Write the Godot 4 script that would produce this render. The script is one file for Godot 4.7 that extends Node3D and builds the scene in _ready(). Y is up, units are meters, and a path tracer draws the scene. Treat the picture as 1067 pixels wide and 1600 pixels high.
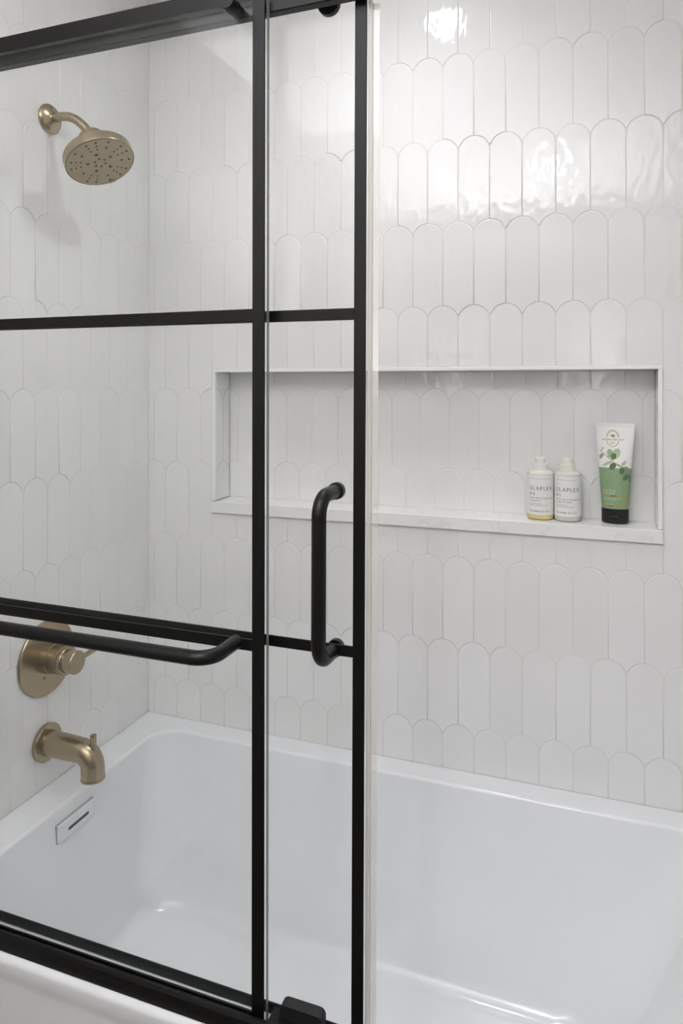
extends Node3D
# A tiled tub alcove behind black framed sliding shower doors. y up, metres; x along the long tiled wall, z out of it into the room.

const CAM := Vector3(1.20917, 1.43814, 1.69877)
const YAW := 0.34843
const FOCAL := 1089.08        # pixels of a 1600 pixel high frame
const HORIZON := 603.56
const CEIL := 2.565
const LIGHT := Color(0.982, 0.990, 1.0)
const TW := 0.0762            # tile width, long wall
const TWL := 0.07457          # tile width, tap wall
const TP := 0.20505           # row pitch
const ROW0 := 2.25134         # apex height of row 0
const XB := 0.7049
const ZL := 0.46814

var M := {}
var rng := RandomNumberGenerator.new()

# ------------------------------------------------------------------ shapes
class Soup:
	var v := PackedVector3Array()
	var n := PackedVector3Array()
	var uv := PackedVector2Array()

	func tri(a: Vector3, b: Vector3, c: Vector3, na: Vector3, nb: Vector3, nc: Vector3, ua := Vector2.ZERO, ub := Vector2.ZERO, uc := Vector2.ZERO) -> void:
		if (c - a).cross(b - a).dot(na + nb + nc) < 0.0:
			v.append_array([a, c, b]); n.append_array([na, nc, nb]); uv.append_array([ua, uc, ub])
		else:
			v.append_array([a, b, c]); n.append_array([na, nb, nc]); uv.append_array([ua, ub, uc])

	func quad(a: Vector3, b: Vector3, c: Vector3, d: Vector3, na: Vector3, nb: Vector3, nc: Vector3, nd: Vector3, ua := Vector2.ZERO, ub := Vector2.ZERO, uc := Vector2.ZERO, ud := Vector2.ZERO) -> void:
		tri(a, b, c, na, nb, nc, ua, ub, uc)
		tri(a, c, d, na, nc, nd, ua, uc, ud)

	# a closed shape as loose triangles: turned outward, then smoothed below the crease angle
	func closed(t: PackedVector3Array, crease := 35.0, xf := Transform3D.IDENTITY) -> void:
		var vol := 0.0
		for i in range(0, t.size(), 3):
			vol += t[i].dot(t[i + 1].cross(t[i + 2]))
		var flip := vol < 0.0
		var fn := PackedVector3Array()
		var at := {}
		for i in range(0, t.size(), 3):
			var g := (t[i + 1] - t[i]).cross(t[i + 2] - t[i])
			if flip: g = -g
			fn.append(g)
			for k in 3:
				var key := Vector3i((t[i + k] * 20000.0).round())
				if not at.has(key): at[key] = PackedInt32Array()
				at[key].append(i / 3)
		var lim := cos(deg_to_rad(crease))
		for i in range(0, t.size(), 3):
			var f := fn[i / 3]
			if f.length() < 1e-14: continue
			var fu := f.normalized()
			var nn := []
			for k in 3:
				var s := Vector3.ZERO
				for j in at[Vector3i((t[i + k] * 20000.0).round())]:
					if fn[j].length() > 1e-14 and fn[j].normalized().dot(fu) > lim: s += fn[j]
				nn.append((xf.basis * s).normalized())
			tri(xf * t[i], xf * t[i + 1], xf * t[i + 2], nn[0], nn[1], nn[2])

	func mesh(material: Material) -> ArrayMesh:
		var a := []
		a.resize(Mesh.ARRAY_MAX)
		a[Mesh.ARRAY_VERTEX] = v; a[Mesh.ARRAY_NORMAL] = n; a[Mesh.ARRAY_TEX_UV] = uv
		var m := ArrayMesh.new()
		m.add_surface_from_arrays(Mesh.PRIMITIVE_TRIANGLES, a)
		m.surface_set_material(0, material)
		return m

func loft(rings: Array, cap0 := true, cap1 := true) -> PackedVector3Array:
	var t := PackedVector3Array()
	for r in rings.size() - 1:
		var a: PackedVector3Array = rings[r]
		var b: PackedVector3Array = rings[r + 1]
		for i in a.size():
			var j := (i + 1) % a.size()
			t.append_array([a[i], a[j], b[j], a[i], b[j], b[i]])
	for e in 2:
		if (e == 0 and cap0) or (e == 1 and cap1):
			var q: PackedVector3Array = rings[0] if e == 0 else rings[-1]
			var c := Vector3.ZERO
			for p in q: c += p
			c /= q.size()
			for i in q.size():
				var j := (i + 1) % q.size()
				if e == 0: t.append_array([c, q[j], q[i]])
				else: t.append_array([c, q[i], q[j]])
	return t

func lathe(profile: Array, segs := 48) -> PackedVector3Array:      # profile of (radius, height), about y
	var rings := []
	for p in profile:
		var q := PackedVector3Array()
		for i in segs:
			var a := TAU * i / segs
			q.append(Vector3(p.x * cos(a), p.y, p.x * sin(a)))
		rings.append(q)
	return loft(rings, profile[0].x > 1e-6, profile[-1].x > 1e-6)

func sweep(path: PackedVector3Array, radii: Array, segs := 24) -> PackedVector3Array:
	var rings := []
	var side := Vector3.ZERO
	for i in path.size():
		var d := (path[mini(i + 1, path.size() - 1)] - path[maxi(i - 1, 0)]).normalized()
		if side == Vector3.ZERO:
			side = d.cross(Vector3.UP if absf(d.y) < 0.9 else Vector3.RIGHT).normalized()
		side = (side - d * side.dot(d)).normalized()
		var up := d.cross(side)
		var r: float = radii[i] if radii.size() > 1 else radii[0]
		var q := PackedVector3Array()
		for k in segs:
			var a := TAU * k / segs
			q.append(path[i] + (side * cos(a) + up * sin(a)) * r)
		rings.append(q)
	return loft(rings)

func box(lo: Vector3, hi: Vector3, b := 0.0) -> PackedVector3Array:  # chamfered by b
	var rings := []
	var ins := [b, 0.0, 0.0, b]
	var ys := [lo.y, lo.y + b, hi.y - b, hi.y]
	for k in 4:
		if b == 0.0 and (k == 1 or k == 2): continue
		var e: float = ins[k]
		var l := Vector2(lo.x + e, lo.z + e)
		var h := Vector2(hi.x - e, hi.z - e)
		var y: float = ys[k]
		var c := b if k == 1 or k == 2 else b * 0.5
		if b == 0.0:
			rings.append(PackedVector3Array([Vector3(l.x, y, l.y), Vector3(h.x, y, l.y), Vector3(h.x, y, h.y), Vector3(l.x, y, h.y)]))
		else:
			rings.append(PackedVector3Array([Vector3(l.x + c, y, l.y), Vector3(h.x - c, y, l.y), Vector3(h.x, y, l.y + c), Vector3(h.x, y, h.y - c), Vector3(h.x - c, y, h.y), Vector3(l.x + c, y, h.y), Vector3(l.x, y, h.y - c), Vector3(l.x, y, l.y + c)]))
	return loft(rings)

func extrude_x(section: PackedVector2Array, x0: float, x1: float) -> PackedVector3Array:   # section of (z, y), convex or not
	var a := PackedVector3Array()
	var b := PackedVector3Array()
	for p in section:
		a.append(Vector3(x0, p.y, p.x)); b.append(Vector3(x1, p.y, p.x))
	var t := loft([a, b], false, false)
	var ids := Geometry2D.triangulate_polygon(section)
	for i in range(0, ids.size(), 3):
		t.append_array([a[ids[i]], a[ids[i + 2]], a[ids[i + 1]], b[ids[i]], b[ids[i + 1]], b[ids[i + 2]]])
	return fix_caps(t, (b[0] - a[0]).normalized(), section.size() * 6, x0, x1)

func fix_caps(t: PackedVector3Array, dir: Vector3, sides: int, x0: float, x1: float) -> PackedVector3Array:
	# turn the caps the same way as the sides
	var vol := 0.0
	for i in range(0, sides, 3):
		var m := (t[i] + t[i + 1] + t[i + 2]) / 3.0
		var c := Vector3((x0 + x1) / 2, 0, 0)
		var g := (t[i + 1] - t[i]).cross(t[i + 2] - t[i])
		vol += g.dot(Vector3(0, m.y, m.z) - Vector3(0, t[0].y, t[0].z)) + 0.0 * c.x
	for i in range(sides, t.size(), 3):
		var g := (t[i + 1] - t[i]).cross(t[i + 2] - t[i])
		var want := dir if absf(t[i].x - x1) < 1e-6 else -dir
		if vol < 0.0: want = -want
		if g.dot(want) < 0.0:
			var k := t[i + 1]
			t[i + 1] = t[i + 2]; t[i + 2] = k
	return t

func arc_path(pts: Array, radius: float, steps := 8) -> PackedVector3Array:   # a polyline with rounded corners
	var out := PackedVector3Array([pts[0]])
	for i in range(1, pts.size() - 1):
		var a: Vector3 = (pts[i - 1] - pts[i]).normalized()
		var b: Vector3 = (pts[i + 1] - pts[i]).normalized()
		var half := a.angle_to(b) / 2.0
		var d := radius / tan(half)
		var p0: Vector3 = pts[i] + a * d
		var p1: Vector3 = pts[i] + b * d
		var c: Vector3 = pts[i] + (a + b).normalized() * radius / sin(half)
		for k in steps + 1:
			var f := float(k) / steps
			out.append(c + (p0 - c).slerp(p1 - c, f))
	out.append(pts[-1])
	return out

# ------------------------------------------------------------------ nodes
var taken := {}
func numbered(called: String, parent: Node) -> String:
	var key := str(parent.get_instance_id()) + called
	taken[key] = taken.get(key, 0) + 1
	return called if taken[key] == 1 else "%s_%03d" % [called, taken[key] - 1]

func put(called: String, m: Mesh, parent: Node = self, at := Transform3D.IDENTITY) -> MeshInstance3D:
	var o := MeshInstance3D.new()
	o.name = numbered(called, parent)
	o.mesh = m
	o.transform = at
	parent.add_child(o, true)
	return o

func solid(called: String, t: PackedVector3Array, material: Material, parent: Node = self, crease := 35.0, xf := Transform3D.IDENTITY) -> MeshInstance3D:
	var s := Soup.new()
	s.closed(t, crease, xf)
	return put(called, s.mesh(material), parent)

func thing(called: String, label: String, category: String, at := Vector3.ZERO, group := "") -> Node3D:
	var o := Node3D.new()
	o.name = numbered(called, self)
	o.position = at
	add_child(o, true)
	o.set_meta("label", label); o.set_meta("category", category)
	if group: o.set_meta("group", group)
	return o

func structure(o: Node, label: String, category: String) -> void:
	o.set_meta("kind", "structure"); o.set_meta("label", label); o.set_meta("category", category)

# ------------------------------------------------------------------ materials
func mat(color: Color, rough: float, metal := 0.0) -> StandardMaterial3D:
	var m := StandardMaterial3D.new()
	m.albedo_color = color
	m.roughness = rough
	m.metallic = metal
	return m

func noise_tex(freq: float, octaves: int, seed_: int, size := 512, ramp: Gradient = null) -> NoiseTexture2D:
	var f := FastNoiseLite.new()
	f.seed = seed_
	f.frequency = freq
	f.fractal_octaves = octaves
	var t := NoiseTexture2D.new()
	t.width = size; t.height = size
	t.noise = f
	t.seamless = true
	if ramp: t.color_ramp = ramp
	return t

func pane(tint: Color, alpha: float, rough := 0.02) -> StandardMaterial3D:
	var m := mat(Color(tint.r, tint.g, tint.b, alpha), rough)
	m.transparency = BaseMaterial3D.TRANSPARENCY_ALPHA
	return m

func materials() -> void:
	var wave := noise_tex(0.012, 2, 5)
	for k in 3:
		var c: Color = [Color(0.926, 0.924, 0.921), Color(0.921, 0.919, 0.916), Color(0.930, 0.928, 0.926)][k]
		var m := mat(c, 0.045)
		m.heightmap_enabled = true
		m.heightmap_texture = wave
		m.heightmap_scale = 0.055
		m.uv1_triplanar = true
		m.uv1_world_triplanar = true
		m.uv1_scale = Vector3(5.0, 2.4, 5.0)
		M["tile%d" % k] = m
	M.grout = mat(Color(0.89, 0.88, 0.865), 0.7)
	M.trim = mat(Color(0.95, 0.95, 0.95), 0.22)
	var veins := Gradient.new()
	veins.offsets = PackedFloat32Array([0.0, 0.44, 0.5, 0.53, 1.0])
	veins.colors = PackedColorArray([Color(0.95, 0.948, 0.94), Color(0.945, 0.942, 0.935), Color(0.92, 0.91, 0.895), Color(0.945, 0.942, 0.935), Color(0.95, 0.948, 0.945)])
	var q := mat(Color.WHITE, 0.2)
	q.albedo_texture = noise_tex(0.006, 5, 31, 512, veins)
	q.uv1_triplanar = true; q.uv1_world_triplanar = true
	q.uv1_scale = Vector3(2.2, 2.2, 2.2)
	M.quartz = q
	var tub := mat(Color(0.93, 0.937, 0.945), 0.16)
	tub.clearcoat_enabled = true; tub.clearcoat = 0.25; tub.clearcoat_roughness = 0.12
	M.tub = tub
	M.gap_shade = mat(Color(0.66, 0.68, 0.69), 0.6)  # shade of the gap around the overflow plate, as plain grey
	M.slot = mat(Color(0.22, 0.24, 0.25), 0.5)
	var brushed := noise_tex(0.02, 3, 9)
	var black := mat(Color(0.040, 0.0385, 0.038), 0.40)
	black.metallic_specular = 0.4
	black.heightmap_enabled = true; black.heightmap_texture = brushed; black.heightmap_scale = 0.006
	black.uv1_triplanar = true; black.uv1_world_triplanar = true; black.uv1_scale = Vector3(14, 14, 14)
	M.black = black
	M.rubber = mat(Color(0.10, 0.10, 0.105), 0.6)
	var gold := mat(Color(0.65, 0.585, 0.485), 0.27, 1.0)
	gold.heightmap_enabled = true; gold.heightmap_texture = brushed; gold.heightmap_scale = 0.004
	gold.uv1_triplanar = true; gold.uv1_world_triplanar = true; gold.uv1_scale = Vector3(20, 20, 20)
	M.gold = gold
	var face := mat(Color(0.66, 0.59, 0.495), 0.40, 0.85)
	M.face = face
	M.nozzle = mat(Color(0.16, 0.18, 0.19), 0.55)
	M.glass = pane(Color(0.56, 0.74, 0.66), 0.009)
	M.glass.metallic_specular = 0.30
	M.edge = mat(Color(0.50, 0.52, 0.50), 0.25)
	var seal := mat(Color(0.93, 0.92, 0.90, 0.55), 0.30)
	seal.transparency = BaseMaterial3D.TRANSPARENCY_ALPHA
	M.seal = seal
	M.fin = pane(Color(0.90, 0.88, 0.85), 0.22, 0.08)
	M.paint = mat(Color(0.68, 0.655, 0.635), 0.7)
	M.ceiling = mat(Color(0.93, 0.93, 0.93), 0.85)
	var planks := mat(Color(0.40, 0.35, 0.31), 0.45)
	planks.albedo_texture = noise_tex(0.01, 3, 3, 512, null)
	var tone := Gradient.new()
	tone.offsets = PackedFloat32Array([0.0, 1.0])
	tone.colors = PackedColorArray([Color(0.80, 0.80, 0.80), Color(1, 1, 1)])
	planks.albedo_texture = noise_tex(0.01, 3, 3, 512, tone)
	planks.uv1_triplanar = true; planks.uv1_world_triplanar = true; planks.uv1_scale = Vector3(3, 3, 0.8)
	M.planks = planks
	var lens := mat(Color(0.95, 0.94, 0.92), 0.5)
	lens.emission_enabled = true
	lens.emission = LIGHT
	lens.emission_energy_multiplier = 22.0
	M.lens = lens
	var soft := lens.duplicate()
	soft.emission_energy_multiplier = 1.0
	M.fill_lens = soft  # faint glow for the lens of the added fill uplights

# ------------------------------------------------------------------ tiles
func tile_outline(w: float) -> PackedVector2Array:      # apex at the origin; round head, feet cut by the heads of the row below
	var r := w / 2.0
	var out := PackedVector2Array()
	for i in 13:
		var a := PI * i / 12.0
		out.append(Vector2(r * cos(a), -r + r * sin(a)))
	var tip := acos((r - 0.0026) / r)
	for i in 6:
		var a := lerpf(PI / 2, tip, i / 5.0)
		out.append(Vector2(-r + r * cos(a), -TP - r + r * sin(a)))
	for i in 6:
		var a := lerpf(tip, PI / 2, i / 5.0)
		out.append(Vector2(r - r * cos(a), -TP - r + r * sin(a)))
	return out

func tile_mesh(poly: PackedVector2Array) -> ArrayMesh:
	# pillowed slab: a raised face with rolled edges that run down to the grout
	var shr := Geometry2D.offset_polygon(poly, -0.0005)
	if shr.is_empty(): return null
	var p: PackedVector2Array = shr[0]
	if Geometry2D.is_polygon_clockwise(p): p.reverse()
	var clean := PackedVector2Array()
	for q in p:
		if clean.is_empty() or clean[-1].distance_to(q) > 0.0006: clean.append(q)
	if clean.size() > 2 and clean[0].distance_to(clean[-1]) < 0.0006: clean.remove_at(clean.size() - 1)
	p = clean
	if p.size() < 3: return null
	var c := p.size()
	var nrm := PackedVector2Array()
	var inner := PackedVector2Array()
	for i in c:
		var e0 := (p[i] - p[(i + c - 1) % c]).normalized()
		var e1 := (p[(i + 1) % c] - p[i]).normalized()
		var n0 := Vector2(e0.y, -e0.x)
		var n1 := Vector2(e1.y, -e1.x)
		var m := (n0 + n1).normalized()
		nrm.append(m)
		inner.append(p[i] - m * 0.0021 / maxf(m.dot(n0), 0.55))
	var ids := Geometry2D.triangulate_polygon(inner)
	if ids.is_empty(): return null
	var s := Soup.new()
	for i in c:
		var j := (i + 1) % c
		var na := Vector3(nrm[i].x, nrm[i].y, 1.1).normalized()
		var nb := Vector3(nrm[j].x, nrm[j].y, 1.1).normalized()
		s.quad(Vector3(p[i].x, p[i].y, -0.0012), Vector3(p[j].x, p[j].y, -0.0012), Vector3(inner[j].x, inner[j].y, 0), Vector3(inner[i].x, inner[i].y, 0), na, nb, Vector3.BACK, Vector3.BACK)
	for i in range(0, ids.size(), 3):
		s.tri(Vector3(inner[ids[i]].x, inner[ids[i]].y, 0), Vector3(inner[ids[i + 1]].x, inner[ids[i + 1]].y, 0), Vector3(inner[ids[i + 2]].x, inner[ids[i + 2]].y, 0), Vector3.BACK, Vector3.BACK, Vector3.BACK)
	return s.mesh(null)

# tiles of a wall laid in its own plane: u to the right, y up. rect is what they cover, hole is left free.
func lay(parent: Node, frame: Transform3D, rect: Rect2, hole: Rect2, w: float, u0: float, odd: float) -> void:
	var outline := tile_outline(w)
	var variants := []
	for k in 3:
		var d := tile_mesh(outline)
		d.surface_set_material(0, M["tile%d" % k])
		variants.append(d)
	for r in range(-3, 11):
		var y := ROW0 - r * TP
		if y < rect.position.y - 0.001 or y - TP - w / 2 > rect.end.y: continue
		var off := odd if absi(r) % 2 == 1 else 0.0
		var j0 := floori((rect.position.x - u0) / w) - 2
		for j in range(j0, j0 + int(rect.size.x / w) + 6):
			var u := u0 + (j + off) * w
			if u + w / 2 < rect.position.x + 0.003 or u - w / 2 > rect.end.x - 0.003: continue
			var bb := Rect2(u - w / 2, y - TP - w / 2, w, TP + w / 2)
			var tilt := Basis(Vector3.UP, rng.randf_range(-0.004, 0.004)) * Basis(Vector3.RIGHT, rng.randf_range(-0.004, 0.004))
			var k := rng.randi() % 3
			if rect.encloses(bb) and not hole.intersects(bb):
				put("tile", variants[k], parent, frame * Transform3D(tilt, Vector3(u, y, 0)))
				continue
			var pieces: Array[PackedVector2Array] = []
			var here := Transform2D(0, Vector2(u, y)) * outline
			var cut := Geometry2D.intersect_polygons(here, corners(rect))
			for c in cut:
				if hole.has_area() and hole.intersects(bb):
					pieces.append_array(Geometry2D.clip_polygons(c, corners(hole)))
				else:
					pieces.append(c)
			for c in pieces:
				var moved := Transform2D(0, Vector2(-u, -y)) * c
				var lo := Vector2.INF
				var hi := -Vector2.INF
				for q in moved: lo = lo.min(q); hi = hi.max(q)
				if hi.x - lo.x < 0.004 or hi.y - lo.y < 0.004: continue
				var m := tile_mesh(moved)
				if m == null:                    # too thin somewhere: drop the slivers and try again
					for thin in Geometry2D.offset_polygon(moved, -0.0032):
						for whole in Geometry2D.offset_polygon(thin, 0.0031, Geometry2D.JOIN_MITER):
							if m == null: m = tile_mesh(whole)
				if m == null: continue
				m.surface_set_material(0, M["tile%d" % k])
				put("tile", m, parent, frame * Transform3D(Basis.IDENTITY, Vector3(u, y, 0)))

func corners(r: Rect2) -> PackedVector2Array:
	return PackedVector2Array([r.position, Vector2(r.end.x, r.position.y), r.end, Vector2(r.position.x, r.end.y)])

# ------------------------------------------------------------------ lettering, printed into label textures
var fonts := {}
func face_of(weight: int) -> SystemFont:
	if not fonts.has(weight):
		var f := SystemFont.new()
		f.font_names = PackedStringArray(["Droid Sans"])
		f.font_weight = weight
		fonts[weight] = f
	return fonts[weight]

func print_text(img: Image, text: String, at: Vector2, cap: float, color: Color, stretch := 1.0, weight := 400, spread := 0.0, width := 0.0) -> float:
	# cap: letter height in pixels; at: left end of the baseline; width: squeezed or stretched to this length
	var x := at.x
	var shapes := []
	for ch in text:
		if ch == " ":
			shapes.append([null, cap * 0.45 * stretch]); continue
		var tm := TextMesh.new()
		tm.text = ch
		tm.font = face_of(weight)
		tm.font_size = 64
		tm.pixel_size = 0.01
		tm.depth = 0.0
		tm.curve_step = 1.0
		tm.horizontal_alignment = HORIZONTAL_ALIGNMENT_LEFT
		tm.vertical_alignment = VERTICAL_ALIGNMENT_BOTTOM
		var a := tm.get_mesh_arrays()
		var v: PackedVector3Array = a[Mesh.ARRAY_VERTEX]
		var idx: PackedInt32Array = a[Mesh.ARRAY_INDEX] if a[Mesh.ARRAY_INDEX] != null else PackedInt32Array(range(v.size()))
		var lo := INF
		var hi := -INF
		for p in v: lo = minf(lo, p.x); hi = maxf(hi, p.x)
		shapes.append([v, idx, lo, hi])
	# the capital height of the face, from a flat letter
	var ref := TextMesh.new()
	ref.text = "H"; ref.font = face_of(weight); ref.font_size = 64; ref.pixel_size = 0.01; ref.depth = 0.0
	ref.horizontal_alignment = HORIZONTAL_ALIGNMENT_LEFT; ref.vertical_alignment = VERTICAL_ALIGNMENT_BOTTOM
	var rv: PackedVector3Array = ref.get_mesh_arrays()[Mesh.ARRAY_VERTEX]
	var base := INF
	var top := -INF
	for p in rv: base = minf(base, p.y); top = maxf(top, p.y)
	var k := cap / maxf(top - base, 1e-5)
	var gap := cap * 0.18 + spread
	if width > 0.0:
		var total := 0.0
		for s in shapes: total += (s[1] if s[0] == null else (s[3] - s[2]) * k * stretch) + gap
		gap += (width - (total - gap)) / maxf(shapes.size() - 1, 1)
	for s in shapes:
		if s[0] == null:
			x += s[1] + gap; continue
		var v: PackedVector3Array = s[0]
		var idx: PackedInt32Array = s[1]
		for i in range(0, idx.size(), 3):
			fill_tri(img, spot(v[idx[i]], x, s[2], base, k, stretch, at.y), spot(v[idx[i + 1]], x, s[2], base, k, stretch, at.y), spot(v[idx[i + 2]], x, s[2], base, k, stretch, at.y), color)
		x += (s[3] - s[2]) * k * stretch + gap
	return x

func spot(p: Vector3, x: float, lo: float, base: float, k: float, stretch: float, y: float) -> Vector2:
	return Vector2(x + (p.x - lo) * k * stretch, y - (p.y - base) * k)

func fill_tri(img: Image, a: Vector2, b: Vector2, c: Vector2, color: Color) -> void:
	var lo := a.min(b).min(c).floor()
	var hi := a.max(b).max(c).ceil()
	for y in range(maxi(int(lo.y), 0), mini(int(hi.y) + 1, img.get_height())):
		for x in range(maxi(int(lo.x), 0), mini(int(hi.x) + 1, img.get_width())):
			if Geometry2D.point_is_inside_triangle(Vector2(x + 0.5, y + 0.5), a, b, c): img.set_pixel(x, y, color)

func fill_poly(img: Image, p: PackedVector2Array, color: Color) -> void:
	var ids := Geometry2D.triangulate_polygon(p)
	for i in range(0, ids.size(), 3): fill_tri(img, p[ids[i]], p[ids[i + 1]], p[ids[i + 2]], color)

func stroke(img: Image, a: Vector2, b: Vector2, w: float, color: Color) -> void:
	var d := (b - a).normalized().orthogonal() * w / 2
	fill_poly(img, PackedVector2Array([a + d, b + d, b - d, a - d]), color)

func small_print(img: Image, at: Vector2, words: Array, h: float, color: Color) -> void:    # print too small to read: word-long rows of marks
	var x := at.x
	for w in words:
		for k in int(w):
			var q := h * (1.0 if (k * 7 + int(w)) % 3 else 0.7)
			img.fill_rect(Rect2i(int(x), int(at.y - q), maxi(int(h * 0.34), 1), int(q)), color)
			if k % 2: img.fill_rect(Rect2i(int(x), int(at.y - h * 0.5), maxi(int(h * 0.6), 1), maxi(int(h * 0.25), 1)), color)
			x += h * 0.8
		x += h * 0.6

func leaf(img: Image, base: Vector2, dir: float, length: float, width: float, color: Color, vein: Color) -> void:
	var p := PackedVector2Array()
	var d := Vector2.from_angle(dir)
	var o := d.orthogonal()
	for i in 11:
		var f := i / 10.0
		p.append(base + d * length * f + o * width / 2 * sqrt(sin(PI * pow(f, 0.9))))
	for i in range(9, 0, -1):
		var f := i / 10.0
		p.append(base + d * length * f - o * width / 2 * sqrt(sin(PI * pow(f, 0.9))))
	fill_poly(img, p, color)
	stroke(img, base, base + d * length * 0.85, 2.0, vein)

func ring(img: Image, c: Vector2, rx: float, ry: float, w: float, color: Color, from := 0.0, to := TAU) -> void:
	for i in 48:
		var a := lerpf(from, to, i / 48.0)
		var b := lerpf(from, to, (i + 1) / 48.0)
		stroke(img, c + Vector2(cos(a) * rx, sin(a) * ry), c + Vector2(cos(b) * rx, sin(b) * ry), w, color)

func printed(img: Image, rough: float) -> StandardMaterial3D:
	img.generate_mipmaps()
	var m := mat(Color.WHITE, rough)
	m.albedo_texture = ImageTexture.create_from_image(img)
	return m

# ------------------------------------------------------------------ the place
func _ready() -> void:
	rng.seed = 77
	var cam := Camera3D.new()
	cam.name = "camera"
	cam.projection = Camera3D.PROJECTION_FRUSTUM
	cam.near = 0.05
	cam.far = 50.0
	cam.size = 2.0 * cam.near * 800.0 / FOCAL
	cam.frustum_offset = Vector2(0, -(800.0 - HORIZON) / FOCAL * cam.near)
	cam.position = CAM
	cam.rotation.y = YAW
	cam.current = true
	add_child(cam)

	var env := Environment.new()
	env.background_mode = Environment.BG_COLOR
	env.background_color = Color(0.4, 0.4, 0.4)
	env.tonemap_mode = Environment.TONE_MAPPER_LINEAR
	env.tonemap_exposure = 2.02
	env.sdfgi_enabled = true
	env.ssao_enabled = true
	env.ssil_enabled = true
	var we := WorldEnvironment.new()
	we.name = "world_environment"
	we.environment = env
	add_child(we)

	materials()
	downlight(Vector3(0.78, CEIL, 0.40), 0.15, 72.0, 0.018, "round recessed ceiling light over the bathtub")
	downlight(Vector3(1.00, CEIL, 1.87), 0.30, 80.0, 0.04, "round recessed ceiling light over the room in front of the bathtub")

	added_uplight(Vector3(0.34, 1.25, 2.70), 3.6, "added fill light, a white half-bowl uplight on the wall facing the bathtub, nearer the tap end")
	added_uplight(Vector3(1.18, 1.25, 2.70), 3.6, "added fill light, a white half-bowl uplight on the wall facing the bathtub, farther from the tap end")
	room()
	bathtub()
	track()
	doors()
	shower_head()
	valve()
	spout()
	toiletries()

func downlight(at: Vector3, power: float, spread: float, dome: float, label: String) -> void:
	var t := thing("ceiling_light", label, "ceiling light", at)
	solid("trim_ring", lathe([Vector2(0.048, -0.004), Vector2(0.050, -0.006), Vector2(0.062, -0.003), Vector2(0.064, 0.0), Vector2(0.048, 0.0)], 40), M.trim, t, 30)
	solid("light_lens", lathe([Vector2(0.047, 0.0), Vector2(0.047, -0.003 - dome * 0.6), Vector2(0.040, -0.0038 - dome * 0.85), Vector2(0.028, -0.0046 - dome * 0.97), Vector2(0.0, -0.005 - dome)], 40), M.lens, t, 30)
	var l := SpotLight3D.new()         # set just under its lens; the can keeps the beam off the top of the walls
	l.name = "light"
	l.light_size = 0.045
	l.spot_angle = spread
	l.spot_angle_attenuation = 0.9
	l.spot_attenuation = 2.0
	l.spot_range = 8.0
	l.light_color = LIGHT
	l.light_energy = power
	l.shadow_enabled = true
	l.rotation_degrees.x = -90
	l.position.y = -0.012 - dome
	t.add_child(l)

func added_uplight(at: Vector3, power: float, label: String) -> void:    # added fill: unseen half bowl behind the camera, throws light up to the ceiling
	var t := thing("added_fill_light", label, "added fill light", at)
	var rings := []
	for e in [[0.03, -0.10], [0.10, -0.085], [0.15, -0.05], [0.17, -0.01], [0.17, 0.012], [0.162, 0.012], [0.155, -0.012], [0.12, -0.024]]:
		var q := PackedVector3Array()
		for k in 25:
			var a := PI + PI * k / 24.0
			q.append(Vector3(e[0] * 1.2 * cos(a), e[1], e[0] * 0.75 * sin(a) - 0.001))
		rings.append(q)
	solid("bowl", loft(rings), M.trim, t, 40)
	solid("light_lens", box(Vector3(-0.05, -0.022, -0.085), Vector3(0.05, -0.015, -0.045), 0.003), M.fill_lens, t)
	var l := SpotLight3D.new()
	l.name = "light"
	l.light_size = 0.03
	l.spot_angle = 42.0
	l.spot_angle_attenuation = 0.7
	l.spot_attenuation = 2.0
	l.spot_range = 8.0
	l.light_color = LIGHT
	l.light_energy = power
	l.shadow_enabled = true
	l.rotation_degrees.x = 70
	l.position = Vector3(0, 0.018, -0.065)
	t.add_child(l)

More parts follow.
